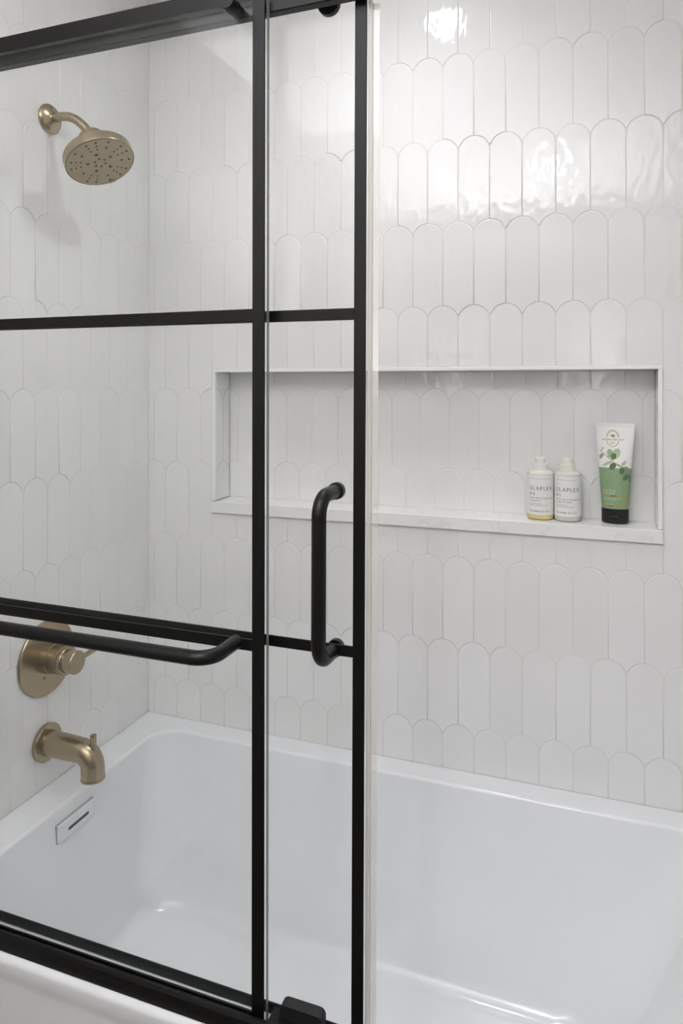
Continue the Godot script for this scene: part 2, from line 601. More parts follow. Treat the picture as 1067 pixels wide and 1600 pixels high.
func room() -> void:
	var back := Soup.new()
	var gx0 := 0.2118
	var gx1 := 1.3506
	var gy0 := 1.0897
	var gy1 := 1.4850
	back.closed(box(Vector3(-0.12, 0, -0.20), Vector3(1.644, CEIL, -0.0862)))
	back.closed(box(Vector3(-0.12, 0, -0.0862), Vector3(gx0, CEIL, -0.0010)))
	back.closed(box(Vector3(gx1, 0, -0.0862), Vector3(1.644, CEIL, -0.0010)))
	back.closed(box(Vector3(gx0, 0, -0.0862), Vector3(gx1, gy0, -0.0010)))
	back.closed(box(Vector3(gx0, gy1, -0.0862), Vector3(gx1, CEIL, -0.0010)))
	back.closed(box(Vector3(gx0, gy0, -0.0862), Vector3(gx1, gy1, -0.0810)))
	var wb := put("wall_back", back.mesh(M.grout))
	structure(wb, "long wall of glossy white scallop tiles above the bathtub, with a recessed niche", "wall")
	lay(wb, Transform3D.IDENTITY, Rect2(0.0005, 0.498, 1.523, CEIL - 0.498), Rect2(gx0, gy0, gx1 - gx0, gy1 - gy0), TW, XB + TW / 2, -0.5)
	# inside of the niche
	var x0 := 0.2208
	var x1 := 1.3418
	var y0 := 1.1204
	var y1 := 1.4766
	lay(wb, Transform3D(Basis.IDENTITY, Vector3(0, 0, -0.0800)), Rect2(x0 + 0.0005, y0 + 0.001, x1 - x0 - 0.001, y1 - y0 - 0.001), Rect2(), TW, XB + TW / 2, -0.5)
	lay(wb, Transform3D(Basis(Vector3.UP, PI / 2), Vector3(x0, 0, 0)), Rect2(0.001, y0 + 0.001, 0.0785, y1 - y0 - 0.001), Rect2(), TWL, 0.0047, 0.5)
	lay(wb, Transform3D(Basis(Vector3.UP, -PI / 2), Vector3(x1, 0, 0)), Rect2(-0.0795, y0 + 0.001, 0.0785, y1 - y0 - 0.001), Rect2(), TWL, -0.0047, 0.5)
	solid("niche_trim", box(Vector3(x0 - 0.009, y1, -0.0815), Vector3(x1 + 0.009, y1 + 0.0085, 0.004), 0.001), M.trim, wb)
	solid("niche_trim", box(Vector3(x0 - 0.009, y0, -0.004), Vector3(x0 + 0.0002, y1, 0.004), 0.001), M.trim, wb)
	solid("niche_trim", box(Vector3(x1 - 0.0002, y0, -0.004), Vector3(x1 + 0.009, y1, 0.004), 0.001), M.trim, wb)
	solid("niche_sill", extrude_x(PackedVector2Array([Vector2(-0.0810, 1.0895), Vector2(0.0085, 1.0890), Vector2(0.0095, 1.0900), Vector2(0.0095, 1.1180), Vector2(0.0085, 1.1192), Vector2(-0.0810, 1.1206)]), x0 - 0.0088, x1 + 0.0088), M.quartz, wb)

	var wl := solid("wall_left", box(Vector3(-0.12, 0, -0.0010), Vector3(-0.0010, CEIL, 2.80)), M.grout)
	structure(wl, "end wall of glossy white scallop tiles carrying the shower head and taps", "wall")
	lay(wl, Transform3D(Basis(Vector3.UP, PI / 2), Vector3.ZERO), Rect2(-0.885, 0.498, 0.8845, CEIL - 0.498), Rect2(), TWL, -ZL, 0.5)
	solid("edge_trim", box(Vector3(-0.0010, 0.0, 0.886), Vector3(0.003, CEIL, 0.894), 0.001), M.trim, wl)
	solid("painted_face", box(Vector3(-0.0010, 0.0, 0.894), Vector3(0.002, CEIL, 2.70)), M.paint, wl)
	var wr := solid("wall_right", box(Vector3(1.5245, 0, -0.0010), Vector3(1.644, CEIL, 2.80)), M.paint)
	solid("tiled_face", box(Vector3(1.5238, 0.0, -0.0009), Vector3(1.5255, CEIL, 0.89)), M.tile0, wr)
	structure(wr, "plain off-white wall at the far end of the bathtub", "wall")
	var wf := solid("wall_front", box(Vector3(-0.12, 0, 2.70), Vector3(1.644, CEIL, 2.82)), M.paint)
	structure(wf, "plain off-white wall facing the bathtub", "wall")
	var fl := solid("floor", box(Vector3(-0.12, -0.1, -0.2), Vector3(1.644, 0.0, 2.82)), M.planks)
	structure(fl, "warm taupe bathroom floor", "floor")
	var ce := solid("ceiling", box(Vector3(-0.12, CEIL, -0.2), Vector3(1.644, CEIL + 0.1, 2.82)), M.ceiling)
	structure(ce, "flat white bathroom ceiling", "ceiling")

func rounded(x0: float, x1: float, z0: float, z1: float, r: float, y: float) -> PackedVector3Array:
	var q := PackedVector3Array()
	for c in 4:
		var cx: float = x1 - r if c == 0 or c == 3 else x0 + r
		var cz: float = z1 - r if c < 2 else z0 + r
		for k in 9:
			var a := (c + k / 8.0) * PI / 2
			q.append(Vector3(cx + r * cos(a), y, cz + r * sin(a)))
	return q

func bathtub() -> void:
	var t := thing("bathtub", "glossy white alcove bathtub under the tiled walls, behind the black framed doors", "bathtub", Vector3.ZERO)
	var rings := []
	# outside, from the floor up over the rim, down the basin to its floor
	var X0 := 0.001
	var X1 := 1.5235
	var Z0 := 0.001
	var Z1 := 0.812
	rings.append(rounded(X0, X1, Z0, Z1 - 0.004, 0.004, 0.001))
	rings.append(rounded(X0, X1, Z0, Z1 - 0.004, 0.004, 0.455))
	rings.append(rounded(X0, X1, Z0, Z1, 0.004, 0.470))
	rings.append(rounded(X0, X1, Z0, Z1, 0.004, 0.488))
	for k in 5:
		var a := k / 4.0 * PI / 2
		var d := 0.012 * (1 - cos(a))
		rings.append(rounded(X0, X1, Z0, Z1 - d, 0.004, 0.488 + 0.012 * sin(a)))
	# inner lip
	var ix0 := 0.088
	var ix1 := 1.440
	var iz0 := 0.067
	var iz1 := 0.735
	for k in 6:
		var a := k / 5.0 * PI / 2
		var d := 0.008 * sin(a)
		rings.append(rounded(ix0 - 0.008 + d, ix1 + 0.008 - d, iz0 - 0.008 + d, iz1 + 0.008 - d, 0.074 - d * 0.5, 0.500 - 0.008 * (1 - cos(a))))
	# walls: (depth below the rim, inset tap end, lounge end, back, front, corner radius)
	var walls := [[0.06, 0.004, 0.022, 0.010, 0.010, 0.072], [0.16, 0.014, 0.070, 0.036, 0.030, 0.080], [0.24, 0.026, 0.115, 0.060, 0.048, 0.088], [0.32, 0.040, 0.165, 0.086, 0.066, 0.096], [0.362, 0.050, 0.195, 0.100, 0.078, 0.10]]
	for w in walls:
		rings.append(rounded(ix0 + w[1], ix1 - w[2], iz0 + w[3], iz1 - w[4], w[5], 0.5 - w[0]))
	for k in range(1, 7):                        # the bend into the floor
		var a := k / 6.0 * PI / 2
		var d := 0.032 * (1 - cos(a)) + 0.012 * k / 6.0
		var y := 0.138 - 0.030 * sin(a)
		rings.append(rounded(ix0 + 0.050 + d, ix1 - 0.195 - d * 1.6, iz0 + 0.100 + d, iz1 - 0.078 - d, 0.10 - d * 0.3, y))
	rings.append(rounded(0.24, 1.10, 0.28, 0.56, 0.06, 0.107))
	rings.append(rounded(0.27, 1.0, 0.34, 0.50, 0.06, 0.105))
	solid("tub_shell", loft(rings), M.tub, t, 40)
	# overflow plate, let into the tap end just under the rim
	var px := 0.0935
	var pl := solid("overflow_plate", box(Vector3(px - 0.006, 0.428, 0.350), Vector3(px + 0.0065, 0.4665, 0.468), 0.0015), M.tub, t)
	pl.set_meta("label", "white rectangular overflow plate with a dark slot")
	solid("plate_shadow_line", box(Vector3(px - 0.006, 0.4272, 0.3492), Vector3(px + 0.0022, 0.4673, 0.4688)), M.gap_shade, pl)  # grey rim behind the plate, drawn as its shadow line
	solid("overflow_slot", box(Vector3(px + 0.003, 0.4415, 0.372), Vector3(px + 0.0069, 0.4485, 0.438), 0.0), M.slot, pl)
	var dr := solid("drain", lathe([Vector2(0.0, 0.0), Vector2(0.034, 0.0), Vector2(0.035, 0.002), Vector2(0.033, 0.004), Vector2(0.026, 0.004), Vector2(0.024, 0.008), Vector2(0.0, 0.010)], 36), M.gold, t, 30, Transform3D(Basis.IDENTITY, Vector3(0.30, 0.1062, 0.40)))
	dr.set_meta("label", "round brushed metal drain")

func track() -> void:
	var t := thing("threshold_track", "black metal threshold track lying along the front rim of the bathtub", "track", Vector3(0, 0.5, 0))
	var sec := PackedVector2Array([Vector2(0.772, 0.0006), Vector2(0.8035, 0.0006), Vector2(0.8035, 0.024), Vector2(0.8005, 0.0287), Vector2(0.7965, 0.0287), Vector2(0.793, 0.0262), Vector2(0.793, 0.004), Vector2(0.772, 0.004)])
	solid("track_profile", extrude_x(sec, 0.003, 1.521), M.black, t, 25)
	var r := thing("header_rail", "black flat header rail spanning the alcove above the shower doors", "rail", Vector3.ZERO)
	solid("rail_bar", box(Vector3(0.004, 1.9855, 0.7600), Vector3(1.520, 2.0365, 0.7755), 0.0012), M.black, r)
	for x in [0.002, 1.522]:
		solid("rail_bracket", box(Vector3(maxf(x - 0.012, 0.001), 1.978, 0.752), Vector3(minf(x + 0.012, 1.523), 2.044, 0.7765), 0.002), M.black, r)
	var g := thing("bottom_guide", "small black guide block at the foot of the shower doors, beside the nearer panel's edge", "guide", Vector3(0.8, 0.5, 0.77))
	solid("guide_base", box(Vector3(-0.036, 0.0042, -0.0085), Vector3(0.10, 0.0205, 0.020), 0.001), M.black, g)
	var prof := PackedVector3Array()
	var s := Soup.new()
	# a block with rounded ends
	var lo := PackedVector3Array()
	var hi := PackedVector3Array()
	var outline := PackedVector2Array()
	outline.append(Vector2(-0.021, 0.020))
	for k in 6:
		var a := PI - k / 5.0 * PI / 2
		outline.append(Vector2(-0.013 + 0.008 * cos(a), 0.0335 + 0.008 * sin(a)))
	for k in 6:
		var a := PI / 2 - k / 5.0 * PI / 2
		outline.append(Vector2(0.0375 + 0.008 * cos(a), 0.0335 + 0.008 * sin(a)))
	outline.append(Vector2(0.0455, 0.020))
	var rr := []
	for e in [[-0.0085, 0.0012], [-0.0073, 0.0], [0.0078, 0.0], [0.009, 0.0012]]:
		var q := PackedVector3Array()
		for p in outline:
			q.append(Vector3(lerpf(p.x, 0.012, e[1] / 0.034), lerpf(p.y, 0.035, e[1] / 0.022), e[0]))
		rr.append(q)
	s.closed(loft(rr), 30)
	put("guide_block", s.mesh(M.rubber), g)

func glass_sheet(parent: Node3D, lo: Vector3, hi: Vector3) -> void:
	# clear faces, greyish green cut edges
	var s := Soup.new()
	for z in [lo.z, hi.z]:
		var n := Vector3(0, 0, signf(z - (lo.z + hi.z) / 2))
		s.quad(Vector3(lo.x, lo.y, z), Vector3(hi.x, lo.y, z), Vector3(hi.x, hi.y, z), Vector3(lo.x, hi.y, z), n, n, n, n)
	var e := Soup.new()
	for x in [lo.x, hi.x]:
		var n := Vector3(signf(x - (lo.x + hi.x) / 2), 0, 0)
		e.quad(Vector3(x, lo.y, lo.z), Vector3(x, hi.y, lo.z), Vector3(x, hi.y, hi.z), Vector3(x, lo.y, hi.z), n, n, n, n)
	for y in [lo.y, hi.y]:
		var n := Vector3(0, signf(y - (lo.y + hi.y) / 2), 0)
		e.quad(Vector3(lo.x, y, lo.z), Vector3(hi.x, y, lo.z), Vector3(hi.x, y, hi.z), Vector3(lo.x, y, hi.z), n, n, n, n)
	var pane_o := put("glass_pane", s.mesh(M.glass), parent)
	pane_o.set_meta("label", "clear glass pane")
	put("glass_edge", e.mesh(M.edge), pane_o)

func doors() -> void:
	# nearer panel, outside the rail
	var c := Vector3(0.385, 0.5045, 0.781)
	var a := thing("shower_door", "nearer sliding glass shower door on the left, black grid and horizontal towel bar", "shower door", c)
	a.rotation.z = -0.0012
	var x0 := 0.012 - c.x
	var x1 := 0.7605 - c.x
	var y1 := 2.003 - c.y
	glass_sheet(a, Vector3(x0, 0.0, -0.004), Vector3(x1, y1, 0.004))
	bars(a, x0 + 0.003, x1 - 0.0025, 0.0015, y1, 0.0195, [1.0519 - c.y, 1.5343 - c.y], [0.0170, 0.0172], 0.004, 0.0225)
	var tb := handle(a, "towel_bar", [Vector3(0.065 - c.x, 1.0625 - c.y, 0.007), Vector3(0.065 - c.x, 1.0625 - c.y, 0.0805), Vector3(0.7125 - c.x, 1.0625 - c.y, 0.0805), Vector3(0.7125 - c.x, 1.0625 - c.y, 0.007)], 0.0103, 0.030)
	tb.set_meta("label", "black tubular towel bar with bent ends")
	for x in [0.12, 0.7142]:
		solid("roller_bolt", lathe([Vector2(0.0098, 0.0), Vector2(0.0098, 0.014), Vector2(0.0106, 0.015), Vector2(0.0112, 0.016), Vector2(0.0112, 0.034), Vector2(0.0102, 0.036), Vector2(0.0, 0.036)], 32), M.black, a, 30, Transform3D(Basis(Vector3.RIGHT, PI / 2), Vector3(x - c.x, 1.9885 - c.y, 0.004)))
	# farther panel, inside the rail
	var d := Vector3(0.52, 0.5025, 0.751)
	var b := thing("shower_door", "farther sliding glass shower door in the middle, black grid and upright pull handle", "shower door", d)
	b.rotation.z = -0.0041
	var lean := 0.0041
	x0 = 0.150 - d.x
	x1 = 0.9022 - d.x
	y1 = 2.022 - d.y
	glass_sheet(b, Vector3(x0, 0.0, -0.004), Vector3(x1, y1, 0.004))
	bars(b, x0 + 0.003, x1 - 0.0028, 0.001, y1, 0.0175, [1.0518 - d.y, 1.5345 - d.y], [0.0160, 0.0170], 0.004, 0.0185)
	var hx := 0.8475 - d.x
	var ph := handle(b, "pull_handle", [Vector3(hx + 0.0032, 1.0570 - d.y, 0.0045), Vector3(hx + 0.0032, 1.0570 - d.y, 0.060), Vector3(hx + 0.0032, 1.2865 - d.y, 0.060), Vector3(hx + 0.0032, 1.2865 - d.y, 0.0045)], 0.0103, 0.028)
	ph.rotation.z = 0.0
	ph.set_meta("label", "black tubular pull handle with bent ends")
	for y in [1.0570, 1.2865]:
		solid("handle_mount", lathe([Vector2(0.0, 0.0), Vector2(0.0125, 0.0), Vector2(0.0125, 0.009), Vector2(0.0115, 0.0105), Vector2(0.0, 0.0105)], 32), M.black, ph, 30, Transform3D(Basis(Vector3.RIGHT, -PI / 2), Vector3(hx + 0.0032, y - d.y, -0.0042)))
	for x in [0.175, 0.8360]:
		solid("roller_disc", lathe([Vector2(0.0, 0.0), Vector2(0.0160, 0.0), Vector2(0.0168, 0.0008), Vector2(0.0168, 0.009), Vector2(0.0155, 0.0105), Vector2(0.0, 0.0105)], 40), M.black, b, 30, Transform3D(Basis(Vector3.RIGHT, -PI / 2), Vector3(x - d.x, 2.0008 - d.y, -0.0042)))
	# clear seal strip on the leading edge
	var sl := solid("seal_strip", box(Vector3(x1 - 0.001, 0.0, -0.0055), Vector3(x1 + 0.0045, 1.988 - d.y, 0.0055), 0.001), M.seal, b)
	sl.set_meta("label", "clear plastic edge seal")
	solid("seal_fin", box(Vector3(x1 + 0.0045, 0.0, -0.0012), Vector3(x1 + 0.0145, 1.983 - d.y, 0.0012), 0.0), M.fin, sl)

func bars(p: Node3D, x0: float, x1: float, y0: float, y1: float, w: float, rows: Array, tall: Array, z: float, foot: float) -> void:
	# upright stiles and rails on the outer face of the glass
	var th := 0.003
	for x in [x0, x1 - w]:
		solid("stile", box(Vector3(x, y0, z), Vector3(x + w, y1, z + th), 0.0005), M.black, p)
	for i in rows.size():
		solid("glazing_bar", box(Vector3(x0 + w, rows[i], z), Vector3(x1 - w, rows[i] + tall[i], z + th), 0.0005), M.black, p)
	solid("bottom_rail", box(Vector3(x0 + w, y0, z), Vector3(x1 - w, y0 + foot - 0.002, z + th), 0.0005), M.black, p)

func handle(p: Node3D, called: String, pts: Array, r: float, bend: float) -> MeshInstance3D:
	var h := solid(called, sweep(arc_path(pts, bend, 10), [r], 28), M.black, p, 50)
	for k in [0, 3]:
		var dir := 1.0
		var e: Vector3 = pts[k]
		solid("mount_collar", lathe([Vector2(r * 1.08, 0.0), Vector2(r * 1.08, 0.0018), Vector2(r * 1.0, 0.0024)], 28), M.black, h, 30, Transform3D(Basis(Vector3.RIGHT, PI / 2 * dir), e))
	return h

func shower_head() -> void:
	var t := thing("showerhead", "round brushed gold shower head on a bent arm high on the end wall", "shower head", Vector3(0.001, 2.068, 0.389))
	var o := t.position
	solid("wall_flange", lathe([Vector2(0.0345, 0.0), Vector2(0.0345, 0.003), Vector2(0.031, 0.0075), Vector2(0.022, 0.0115), Vector2(0.0145, 0.0145), Vector2(0.0125, 0.018), Vector2(0.0105, 0.018)], 48), M.gold, t, 40, Transform3D(Basis(Vector3.BACK, -PI / 2), Vector3.ZERO))
	var path := PackedVector3Array()
	var curve := [Vector3(0.0, 2.068, 0.389), Vector3(0.022, 2.0695, 0.389), Vector3(0.042, 2.0692, 0.388), Vector3(0.058, 2.0665, 0.387), Vector3(0.072, 2.060, 0.385), Vector3(0.084, 2.051, 0.382), Vector3(0.094, 2.041, 0.379), Vector3(0.105, 2.027, 0.376)]
	for q in curve: path.append(q - o)
	solid("shower_arm", sweep(path, [0.0105], 28), M.gold, t, 50)
	var n := Vector3(sin(0.5) * cos(0.30), -cos(0.5), sin(0.5) * sin(0.30))
	var ay := -n
	var bx := (Vector3.RIGHT - ay * ay.x).normalized()
	var bz := bx.cross(ay)
	var xf := Transform3D(Basis(bx, ay, bz) * 0.978, Vector3(0.146, 1.950, 0.388) - o)
	var body := solid("head_body", lathe([Vector2(0.0, 0.0012), Vector2(0.0772, 0.0012), Vector2(0.0782, 0.0), Vector2(0.0795, 0.0006), Vector2(0.080, 0.002), Vector2(0.080, 0.0215), Vector2(0.0785, 0.0235), Vector2(0.050, 0.029), Vector2(0.036, 0.037), Vector2(0.0295, 0.047), Vector2(0.0285, 0.052), Vector2(0.0285, 0.0795), Vector2(0.0265, 0.0820), Vector2(0.0175, 0.0835), Vector2(0.0160, 0.0900), Vector2(0.0115, 0.0930), Vector2(0.0, 0.0935)], 72), M.gold, t, 30, xf)
	solid("spray_face", lathe([Vector2(0.0, -0.0004), Vector2(0.0755, -0.0004), Vector2(0.0765, 0.0004), Vector2(0.0765, 0.0014), Vector2(0.0, 0.0014)], 72), M.face, body, 30, xf)
	var big := lathe([Vector2(0.0, -0.0016), Vector2(0.0032, -0.0016), Vector2(0.0043, -0.0002), Vector2(0.0043, 0.001), Vector2(0.0, 0.001)], 14)
	var small := lathe([Vector2(0.0, -0.0016), Vector2(0.0023, -0.0016), Vector2(0.0031, -0.0002), Vector2(0.0031, 0.001), Vector2(0.0, 0.001)], 12)
	var tiny := lathe([Vector2(0.0, -0.0014), Vector2(0.0018, -0.0014), Vector2(0.0025, -0.0002), Vector2(0.0025, 0.001), Vector2(0.0, 0.001)], 12)
	var spots := []
	for k in 6: spots.append([0.013, 62.0 + 60.0 * k, small])
	for k in 5:
		var a := 68.3 + 72.0 * k
		spots.append([0.0285, a, big])
		for s in [-9.6, 9.6]:
			spots.append([0.0670, a + s, small]); spots.append([0.0558, a + s, tiny]); spots.append([0.0448, a + s, tiny])
		if k != 2:
			spots.append([0.0668, a - 34.0 - 72.0 * 0, small]); spots.append([0.0495, a - 34.0, small])
		else:
			spots.append([0.0495, a - 34.0, small])
	for s in spots:
		var a := deg_to_rad(s[1])
		solid("spray_nozzle", s[2], M.nozzle, body, 40, xf * Transform3D(Basis.IDENTITY, Vector3(s[0] * cos(a), 0, s[0] * sin(a))))
	var tabs := Soup.new()
	var ta := deg_to_rad(-108.5)
	tabs.closed(box(Vector3(-0.010, -0.0022, -0.0055), Vector3(0.010, 0.012, 0.0055), 0.0018), 50, xf * Transform3D(Basis(Vector3.UP, -ta + PI / 2), Vector3(0.0745 * cos(ta), 0, 0.0745 * sin(ta))))
	put("selector_tab", tabs.mesh(M.gold), t)

func valve() -> void:
	var t := thing("shower_valve", "brushed gold round valve plate with lever handle, between shower head and tub spout", "valve", Vector3(0.001, 0.803, 0.400))
	var xf := Transform3D(Basis(Vector3.BACK, -PI / 2), Vector3.ZERO)
	solid("escutcheon", lathe([Vector2(0.086, 0.0), Vector2(0.0875, 0.001), Vector2(0.0875, 0.0045), Vector2(0.086, 0.0065), Vector2(0.083, 0.0075), Vector2(0.0, 0.0078)], 80), M.gold, t, 25, xf)
	solid("valve_sleeve", lathe([Vector2(0.0345, 0.007), Vector2(0.0345, 0.027), Vector2(0.0335, 0.028), Vector2(0.0305, 0.028), Vector2(0.0305, 0.0295), Vector2(0.0315, 0.030), Vector2(0.0315, 0.052), Vector2(0.0305, 0.053), Vector2(0.028, 0.053), Vector2(0.028, 0.0555)], 48), M.gold, t, 25, xf)
	solid("handle_hub", lathe([Vector2(0.0315, 0.0555), Vector2(0.0320, 0.0560), Vector2(0.0320, 0.0640), Vector2(0.0310, 0.0655), Vector2(0.0270, 0.0660), Vector2(0.0265, 0.0675), Vector2(0.0265, 0.0900), Vector2(0.0255, 0.0915), Vector2(0.0, 0.0920)], 48), M.gold, t, 25, xf)
	solid("lever", sweep(PackedVector3Array([Vector3(0.079, 0.0, -0.02), Vector3(0.0795, 0.003, -0.06), Vector3(0.0805, 0.0055, -0.093), Vector3(0.0806, 0.0057, -0.095)]), [0.0065, 0.0062, 0.0060, 0.0045], 20), M.gold, t, 40)
	for s in [[-0.055, 0.012], [0.055, -0.012]]:
		solid("plate_screw", lathe([Vector2(0.0035, 0.007), Vector2(0.0035, 0.0092), Vector2(0.0025, 0.0098), Vector2(0.0, 0.0098)], 14), M.gold, t, 30, xf * Transform3D(Basis.IDENTITY, Vector3(-s[0] * 0.8, 0, s[1])))

func spout() -> void:
	var t := thing("tub_spout", "brushed gold tub spout with diverter knob, just above the rim of the bathtub", "spout", Vector3(0.001, 0.606, 0.402))
	solid("spout_flange", lathe([Vector2(0.0425, 0.0), Vector2(0.043, 0.001), Vector2(0.043, 0.009), Vector2(0.041, 0.0115), Vector2(0.029, 0.012)], 56), M.gold, t, 30, Transform3D(Basis(Vector3.BACK, -PI / 2), Vector3.ZERO))
	var path := PackedVector3Array()
	var radii := []
	for p in arc_path([Vector3(0.004, 0, 0), Vector3(0.134, -0.002, 0), Vector3(0.136, -0.058, 0)], 0.034, 14):
		path.append(p)
		radii.append(lerpf(0.0290, 0.0262, clampf((p.x - 0.03) / 0.10, 0, 1)))
	solid("spout_body", sweep(path, radii, 40), M.gold, t, 50)
	solid("spout_lip", lathe([Vector2(0.0245, 0.0), Vector2(0.0268, 0.0), Vector2(0.0272, 0.001), Vector2(0.0270, 0.004), Vector2(0.0262, 0.006)], 40), M.gold, t, 30, Transform3D(Basis.IDENTITY, Vector3(0.136, -0.0595, 0)))
	solid("diverter_knob", lathe([Vector2(0.0085, 0.0), Vector2(0.0078, 0.006), Vector2(0.0068, 0.010), Vector2(0.0068, 0.030), Vector2(0.0072, 0.034), Vector2(0.0066, 0.0365), Vector2(0.0, 0.0370)], 24), M.gold, t, 40, Transform3D(Basis.IDENTITY, Vector3(0.137, 0.003, 0)))

func label_shell(r: float, y0: float, y1: float, half: float, material: Material) -> ArrayMesh:
	var s := Soup.new()
	for i in 32:
		var a := lerpf(-half, half, i / 32.0)
		var b := lerpf(-half, half, (i + 1) / 32.0)
		var na := Vector3(sin(a), 0, cos(a))
		var nb := Vector3(sin(b), 0, cos(b))
		s.quad(na * r + Vector3(0, y0, 0), nb * r + Vector3(0, y0, 0), nb * r + Vector3(0, y1, 0), na * r + Vector3(0, y1, 0), na, nb, nb, na, Vector2(i / 32.0, 1), Vector2((i + 1) / 32.0, 1), Vector2((i + 1) / 32.0, 0), Vector2(i / 32.0, 0))
	return s.mesh(material)

func bottle(at: Vector3, turn: float, number: String, kind: String, body: Material, cap: Material, foot: Material, label: String) -> void:
	var t := thing("hair_bottle", label, "bottle", at, "round white hair product bottles in the niche")
	t.rotation.y = turn
	var r := 0.0307
	solid("bottle_body", lathe([Vector2(0.0, 0.0), Vector2(0.026, 0.0), Vector2(r - 0.001, 0.002), Vector2(r, 0.005), Vector2(r, 0.1085), Vector2(r - 0.0006, 0.1110), Vector2(r - 0.0025, 0.1135), Vector2(r - 0.006, 0.1155), Vector2(0.0205, 0.1172), Vector2(0.0178, 0.118), Vector2(0.0, 0.118)], 56), body, t, 40)
	solid("bottle_foot", lathe([Vector2(0.0, -0.0), Vector2(0.026, 0.0), Vector2(r - 0.0008, 0.0018), Vector2(r + 0.0002, 0.005), Vector2(r + 0.0002, 0.0125), Vector2(r - 0.001, 0.0128), Vector2(0.0, 0.0128)], 56), foot, t, 40)
	solid("cap", lathe([Vector2(0.0176, 0.1178), Vector2(0.0178, 0.1185), Vector2(0.0175, 0.1310), Vector2(0.0162, 0.1325), Vector2(0.0126, 0.1330), Vector2(0.0124, 0.1335), Vector2(0.0121, 0.1450), Vector2(0.0108, 0.1463), Vector2(0.0, 0.1466)], 40), cap, t, 30)
	# printed label, 9.6 cm round the front, 9.4 cm tall
	var W := 700
	var H := 690
	var img := Image.create(W, H, false, Image.FORMAT_RGB8)
	img.fill(Color(0.925, 0.922, 0.912))
	var ink := Color(0.13, 0.13, 0.13)
	var grey := Color(0.36, 0.35, 0.34)
	var left := 138.0
	small_print(img, Vector2(120, 66), [3, 9, 6, 8, 11, 4, 9], 9, Color(0.45, 0.44, 0.42))
	print_text(img, "OLAPLEX.", Vector2(left, 262), 66, ink, 1.0, 400, 0.0, 446)
	print_text(img, "Nº4" if number == "4" else "Nº5", Vector2(left, 350), 48, ink, 0.95, 400)
	print_text(img, "BOND MAINTENANCE®", Vector2(left, 412), 27, grey, 1.0, 400, 0.0, 440)
	print_text(img, kind, Vector2(left, 458), 27, grey, 1.0, 400, 4.0)
	small_print(img, Vector2(left, 502), [5, 11, 4], 13, grey)
	small_print(img, Vector2(left, 532), [9, 2, 9, 5, 4], 13, grey)
	print_text(img, "250 ml/Net 8.5 fl oz", Vector2(left, 640), 30, ink, 1.0, 400, 0.0, 370)
	var lb := put("label", label_shell(r + 0.0003, 0.0125, 0.1065, PI / 2 * 0.995, printed(img, 0.45)), t)
	lb.set_meta("label", "white paper label with black print")

